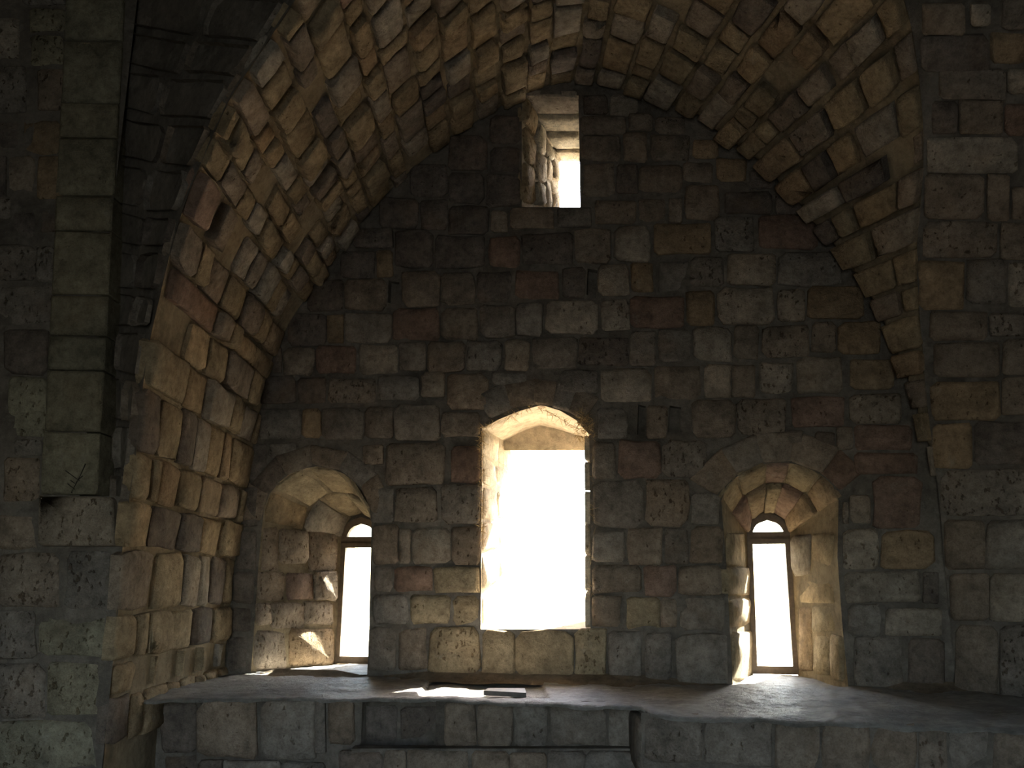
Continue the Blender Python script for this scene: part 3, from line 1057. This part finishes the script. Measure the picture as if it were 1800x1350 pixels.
tag(g, 'pale sunlit ground outside the windows', 'ground', kind='structure')

# ------------------------------------------------------------------ the ledge along the end wall
bench = bpy.data.objects.new('stone_ledge', None)
bench.location = (0.3, 7.0, FLOOR_Z)
COL.objects.link(bench)
tag(bench, 'deep stone ledge with a mortar-smeared top along the foot of the end wall', 'ledge')


def bench_child(o):
    o.parent = bench
    o.matrix_parent_inverse = Matrix.Translation(-bench.location)
    return o


front_px = [(225, 1229), (350, 1228), (480, 1227), (590, 1228), (640, 1228), (760, 1229), (850, 1232), (930, 1234), (1010, 1238), (1080, 1240), (1130, 1242)]
right_px = [(1128, 1251), (1200, 1258), (1330, 1262), (1433, 1267), (1560, 1272), (1683, 1277), (1800, 1283), (1900, 1287)]
fr = [LEDGE.px(*q) for q in front_px]
rt = [LEDGE.px(*q) for q in right_px]
front_line = fr + rt


def front_y(x):
    L_ = front_line
    if x <= L_[0][0]:
        return L_[0][1]
    for p, q in zip(L_, L_[1:]):
        if p[0] <= x <= q[0]:
            f = (x - p[0]) / max(1e-6, q[0] - p[0])
            return p[1] + (q[1] - p[1]) * f
    return L_[-1][1]


def wall_y(x):
    return (D_IN - WN.x * x) / WN.y


NX, NY = 260, 44
verts, faces = [], []
xs = [-2.86 + (4.25 + 2.86) * i / NX for i in range(NX + 1)]
for x in xs:
    y0, y1 = front_y(x), wall_y(x)
    for j in range(NY + 1):
        f = j / NY
        y = y0 + (y1 - y0) * f
        p = Vector((x, y, LEDGE_Z))
        z = LEDGE_Z + rough(p, .02, 2.6)
        if j == 0:
            y -= .004 + .025 * noise.noise(p * 6)
            z -= .012
        # the trough in front of the big window lies a little lower than the slab to its right
        if -.75 < x < .28 and f > .12:
            z -= .03
        verts.append(Vector((x, y, z)))
for i in range(NX):
    for j in range(NY):
        k = i * (NY + 1) + j
        faces.append((k, k + NY + 1, k + NY + 2, k + 1))
# apron: the thickness of the screed along the front
k0 = len(verts)
for i in range(NX + 1):
    v = verts[i * (NY + 1)]
    verts.append(Vector((v.x, v.y + .01, v.z - .018 - .012 * noise.noise(v * 5))))
for i in range(NX):
    faces.append((i * (NY + 1), k0 + i, k0 + i + 1, (i + 1) * (NY + 1)))
bench_child(obj('top', mesh_from(verts, faces, 'top', True), M_LEDGE))

# niche floors (ledge level runs into both window niches)
for li, lo in ((nl_in, nl_out), (nr_in, nr_out)):
    A, B = W_IN(*li[0]), W_IN(*li[-1])
    C, E_ = W_WIN(*lo[-1]), W_WIN(*lo[0])
    vv, ff = [], []
    for i in range(13):
        for j in range(13):
            p = A.lerp(B, i / 12).lerp(E_.lerp(C, i / 12), j / 12)
            vv.append(p + Vector((0, 0, .008 + rough(p, .012, 3))))
    for i in range(12):
        for j in range(12):
            k = i * 13 + j
            ff.append((k, k + 13, k + 14, k + 1))
    obj('niche_sill', mesh_from(vv, ff, 'niche_sill', True), M_LEDGE, wall_back)

# sloping mortar fillet along the foot of the wall, broken at the niches
def fillet(u0, u1, h, w):
    n = max(4, int((u1 - u0) / .06))
    vv, ff = [], []
    for i in range(n + 1):
        u = u0 + (u1 - u0) * i / n
        e = min(1, 5 * i / n, 5 * (n - i) / n)
        for j in range(5):
            f = j / 4
            p = WN * (D_IN + .02 - (w * e + .03) * f) + WU * u + ZZ * (LEDGE_Z - .01 + (h * e + .01) * (1 - f) ** 1.6)
            if 0 < j:
                p = p + ZZ * rough(p, .012, 4) + WN * rough(p, .02, 3)
            vv.append(p)
    for i in range(n):
        for j in range(4):
            k = i * 5 + j
            ff.append((k, k + 1, k + 6, k + 5))
    bench_child(obj('mortar_fillet', mesh_from(vv, ff, 'mortar_fillet', True), M_FILLET))


fillet(nl_in[-1][0] + .02, nr_in[0][0] - .02, .07, .26)
fillet(nr_in[-1][0] + .02, 3.75, .07, .22)
fillet(-3.1, nl_in[0][0] - .02, .05, .12)

# ledge front: dark core faces, then the stones
def front_face(name, pts, z0, z1, mat):
    vv, ff = [], []
    n = 6
    for (x, y) in pts:
        for j in range(n + 1):
            p = Vector((x, y, z0 + (z1 - z0) * j / n))
            vv.append(p + Vector((0, rough(p, .01), 0)))
    for i in range(len(pts) - 1):
        for j in range(n):
            k = i * (n + 1) + j
            ff.append((k, k + n + 1, k + n + 2, k + 1))
    return bench_child(obj(name, mesh_from(vv, ff, name, True), mat))


xl0, xl1 = fr[0][0], fr[4][0]          # left block
xm1 = fr[-1][0]                        # middle stretch ends at the right block
yL = sum(q[1] for q in fr[:5]) / 5 + .045
MID_Y = sum(q[1] for q in fr[4:]) / len(fr[4:]) + .16
x350 = fr[1][0]
front_face('core', [(-2.86, yL + .3), (x350, yL + .3), (x350, yL), (xl1 - .02, yL)], FLOOR_Z, LEDGE_Z - .012, M_MORTAR)
front_face('core', [(xl1 - .02, yL), (xl1 - .02, MID_Y + .3), (xl1 + .55, MID_Y + .3), (xl1 + .55, MID_Y), (xm1, MID_Y), (xm1, rt[0][1] + .05)], FLOOR_Z, LEDGE_Z - .012, M_MORTAR)
rb0, rb1 = Vector((rt[0][0], rt[0][1] + .04)), Vector((rt[-1][0], rt[-1][1] + .04))
front_face('core', [(rb0.x, rb0.y), (rb1.x, rb1.y)], FLOOR_Z, LEDGE_Z - .012, M_MORTAR)
BL = Plane((0, yL, 0), (1, 0, 0), (0, 0, 1), (0, -1, 0))
BM = Plane((0, MID_Y, 0), (1, 0, 0), (0, 0, 1), (0, -1, 0))
BMR = Plane((0, MID_Y + .3, 0), (1, 0, 0), (0, 0, 1), (0, -1, 0))
rd = (rb1 - rb0).normalized()
BR = Plane((rb0.x, rb0.y, 0), (rd.x, rd.y, 0), (0, 0, 1), (rd.y, -rd.x, 0))
STEP_Y = MID_Y - .12
BS = Plane((0, STEP_Y, 0), (1, 0, 0), (0, 0, 1), (0, -1, 0))


def bench_lay(surf, rects, **kw):
    before = set(bpy.data.objects)
    lay(bench, surf, rects, **kw)
    for o in set(bpy.data.objects) - before:
        o.matrix_parent_inverse = Matrix.Translation(-bench.location)


bench_lay(BL, [(351, 1233, 453, 1330, 'n'), (460, 1232, 553, 1333, 'g'), (557, 1233, 572, 1322, 'g'), (579, 1233, 622, 1306, 'n'),
               (395, 1338, 493, 1380, 'g'), (497, 1340, 572, 1380, 'g'), (352, 1336, 392, 1380, 'd')], proud=(.02, .06), default='g', grow=1.5)
BLR = Plane((0, yL + .3, 0), (1, 0, 0), (0, 0, 1), (0, -1, 0))
bench_lay(BLR, [(285, 1236, 345, 1322, 'd'), (290, 1328, 350, 1380, 'd')], proud=(.01, .03), default='d')
bench_lay(BMR, [(625, 1240, 700, 1304, 'd'), (705, 1240, 778, 1300, 'd')], proud=(.01, .02), default='d')
bench_lay(BM, [(782, 1236, 835, 1310, 'n'), (839, 1237, 899, 1311, 'n'), (904, 1238, 963, 1313, 'g'), (968, 1241, 1068, 1311, 'g'), (1073, 1244, 1127, 1316, 'g')], proud=(.01, .03), default='g')
zs = BS.px(850, 1316)[1]
st = obj('step', box_mesh('step', xl1 - .05, STEP_Y + .005, FLOOR_Z, xm1 + .02, MID_Y + .02, zs), M_MORTAR)
bench_child(st)
bench_lay(BS, [(596, 1322, 672, 1375, 'd'), (677, 1320, 712, 1375, 'n'), (715, 1319, 825, 1375, 'n'), (830, 1322, 893, 1375, 'n'), (897, 1324, 960, 1375, 'n'), (965, 1322, 1027, 1375, 'g'), (1030, 1322, 1120, 1375, 'g')],
          proud=(.01, .04), default='g')
bench_lay(BR, [(1131, 1257, 1234, 1343, 'g'), (1238, 1265, 1357, 1342, 'g'), (1362, 1269, 1440, 1352, 'n'), (1446, 1273, 1527, 1354, 'n'), (1533, 1277, 1610, 1356, 'n'), (1616, 1281, 1662, 1358, 'np'),
               (1666, 1283, 1740, 1360, 'g'), (1746, 1286, 1815, 1362, 'n'), (1131, 1347, 1234, 1400, 'g'), (1238, 1347, 1360, 1400, 'g')], proud=(.01, .04), default='g')
# left cheek of the right block
BC = Plane((rb0.x, rb0.y, 0), (0, 1, 0), (0, 0, 1), (-1, 0, 0))
for z0, z1 in ((LEDGE_Z - .42, LEDGE_Z - .06), (FLOOR_Z + .02, LEDGE_Z - .45)):
    o = stone(bench, BC, [(0.03, z0), (MID_Y - rb0.y, z0), (MID_Y - rb0.y, z1), (.03, z1)], .02, 'g', .2, normal=Vector((-1, 0, 0)))
    if o:
        o.matrix_parent_inverse = Matrix.Translation(-bench.location)

# ------------------------------------------------------------------ glazed frames in the two niches
def frame_ring(name, loop, inset, parent, depth=.06, pl=W_WIN):
    c = (sum(p[0] for p in loop) / len(loop), sum(p[1] for p in loop) / len(loop))
    n = len(loop)
    inner = []
    for i in range(n):                                   # offset inwards along the mean of the two edge normals
        p0, p1, p2 = loop[i - 1], loop[i], loop[(i + 1) % n]
        d1 = Vector((p1[0] - p0[0], p1[1] - p0[1])).normalized()
        d2 = Vector((p2[0] - p1[0], p2[1] - p1[1])).normalized()
        nn = Vector((-(d1.y + d2.y), d1.x + d2.x))
        nn.normalize()
        if nn.dot(Vector(c) - Vector(p1)) < 0:
            nn = -nn
        k = max(.5, abs(nn.dot(Vector((-d1.y, d1.x)))))
        inner.append((p1[0] + nn.x * inset / k, p1[1] + nn.y * inset / k))
    vv = []
    for lp, w in ((loop, -depth / 2), (inner, -depth / 2), (inner, depth / 2), (loop, depth / 2)):
        vv += [pl(*q) + WN * w for q in lp]
    ff = []
    for r in range(4):
        for i in range(n):
            j = (i + 1) % n
            ff.append((r * n + i, r * n + j, ((r + 1) % 4) * n + j, ((r + 1) % 4) * n + i))
    o = obj(name, mesh_from(vv, ff, name), M_FRAME, parent)
    o.matrix_parent_inverse = Matrix.Translation(-parent.location)
    return inner, o


def pane(name, loop, parent):
    n = len(loop)
    vv = [W_WIN(*q) - WN * .004 for q in loop] + [W_WIN(*q) + WN * .004 for q in loop]
    ff = [tuple(range(n)), tuple(reversed(range(n, 2 * n)))] + [(i, (i + 1) % n, n + (i + 1) % n, n + i) for i in range(n)]
    obj(name, mesh_from(vv, ff, name), M_GLASS, parent)


def glazed(name, out, z_bot, label):
    # out: loop of the opening; a tall casement below, a pointed fanlight above a transom
    uL0, uL1 = out[0][0], out[3][0]
    uR0, uR1 = out[-1][0], out[-4][0]
    zsp = out[3][1]
    w = bpy.data.objects.new(name, None)
    w.location = W_WIN((uL0 + uR0) / 2, z_bot)
    COL.objects.link(w)
    tag(w, label, 'window', kind='structure')
    b = z_bot + .03
    low = [(uL0 - .035, b - .02), (uR0 + .035, b - .02), (uR1 + .035, zsp - .02), (uL1 - .035, zsp - .02)]
    inn, fo = frame_ring('casement_frame', low, .075, w)
    pane('pane', inn, fo)
    cx, hw = (uL1 + uR1) / 2, (uR1 - uL1) / 2
    apex = zsp + hw * 1.25
    uL1, uR1, hw = uL1 - .03, uR1 + .03, hw + .03
    arch = [(uL1, zsp - .045)]
    for i in range(1, 8):                                 # two arcs meeting in a blunt point
        a = i / 8
        arch.append((cx - hw * math.cos(a * math.pi / 2) ** .85, zsp - .045 + (apex - zsp) * math.sin(a * math.pi / 2) ** .9))
    arch += [(cx, apex - .045 + .02)] + [(2 * cx - q[0], q[1]) for q in reversed(arch[1:])] + [(uR1, zsp - .045)]
    inn, fo = frame_ring('fanlight_frame', arch, .07, w)
    pane('pane', inn, fo)
    # plaster filling between fanlight and stone head
    hd = [q for q in out[3:16]]
    vv, ff = [], []
    top = [(q[0] + (.06 if q[0] > cx else -.06), q[1] + .12) for q in hd]
    m = len(hd)
    ar = [arch[min(len(arch) - 1, round(k * (len(arch) - 1) / (m - 1)))] for k in range(m)]
    for k in range(m):
        vv += [W_WIN(*ar[k]) + WN * .012, W_WIN(*top[k]) + WN * .012, W_WIN(*ar[k]) + WN * .10, W_WIN(*top[k]) + WN * .10]
    for k in range(m - 1):
        a = 4 * k
        ff += [(a, a + 4, a + 5, a + 1), (a, a + 2, a + 6, a + 4), (a + 2, a + 3, a + 7, a + 6)]
    obj('surround', mesh_from(vv, ff, 'surround'), M_FILLET, w).matrix_parent_inverse = Matrix.Translation(-w.location)


glazed('window_1', nl_out, LEDGE_Z, 'narrow glazed window with brown frame and fanlight in the left round-headed niche')
glazed('window_2', nr_out, LEDGE_Z - .02, 'narrow glazed window with brown frame and fanlight in the right niche')

# ------------------------------------------------------------------ dry weeds fringing the big window, plate on the ledge
vv, ff = [], []
for _ in range(900):
    r = random.random()
    if r < .30:
        x, y = random.uniform(843, 850), random.uniform(752, 960)
    elif r < .55:
        x, y = random.uniform(1012, 1044), random.uniform(735, 772)
    elif r < .75:
        f = random.random()
        x, y = 850 + 185 * f, (752 - 40 * f * 2 if f < .5 else 712 + 52 * (f - .5) * 2)
    elif r < .9:
        x, y = random.uniform(1034, 1044), random.uniform(760, 1050)
        if random.random() < .6:
            continue
    else:
        x, y = random.uniform(1018, 1028), random.uniform(722, 742)
    u, z = W_IN.px(x, y)
    p = W_IN(u, z) - WN * random.uniform(-.02, .04)
    d = Vector((random.uniform(-1, 1), random.uniform(-.7, .1), random.uniform(-1.1, .8))).normalized()
    ln = random.uniform(.03, .10)
    side = d.cross(Vector((random.uniform(-1, 1), 1, random.uniform(-1, 1)))).normalized() * random.uniform(.0012, .0024)
    bend = Vector((random.uniform(-1, 1), random.uniform(-1, 0), random.uniform(-1, .5))) * ln * .35
    k = len(vv)
    vv += [p - side, p + side, p + d * ln * .5 + side * .8 + bend * .3, p + d * ln * .5 - side * .8 + bend * .3, p + d * ln + bend]
    ff += [(k, k + 1, k + 2, k + 3), (k + 3, k + 2, k + 4)]
weeds = obj('dry_weeds', mesh_from(vv, ff, 'dry_weeds'), M_STRAW)
tag(weeds, 'wispy dry straw-coloured weeds fringing the big bright window', 'weeds', kind='stuff')

a0 = LEDGE.px(850, 1221)
b0 = LEDGE.px(925, 1225)
c0 = LEDGE.px(918, 1218)
pm = bpy.data.meshes.new('metal_plate')
zt = LEDGE_Z - .005
P4 = [(a0[0], a0[1]), (b0[0], b0[1]), (c0[0] + .02, c0[1] + .06), (a0[0] + .03, a0[1] + .17)]
vv = [Vector((x, y, zt)) for x, y in P4] + [Vector((x, y, zt + .035)) for x, y in P4]
plate = obj('flat_plate', mesh_from([v - vv[0] for v in vv], [(3, 2, 1, 0), (4, 5, 6, 7), (0, 1, 5, 4), (1, 2, 6, 5), (2, 3, 7, 6), (3, 0, 4, 7)], 'flat_plate'), M_PLATE, None, vv[0])
tag(plate, 'small dark flat plate lying on the ledge beside the sunlit patch', 'plate')
print('stones', sum(o.name.startswith(('stone', 'voussoir', 'lintel')) for o in bpy.data.objects), 'vault', vault_stone_count, 'top', FAR[top_i], 'near', [tuple(round(c, 2) for c in NEAR[i]) for i in range(0, NT + 1, 10)])
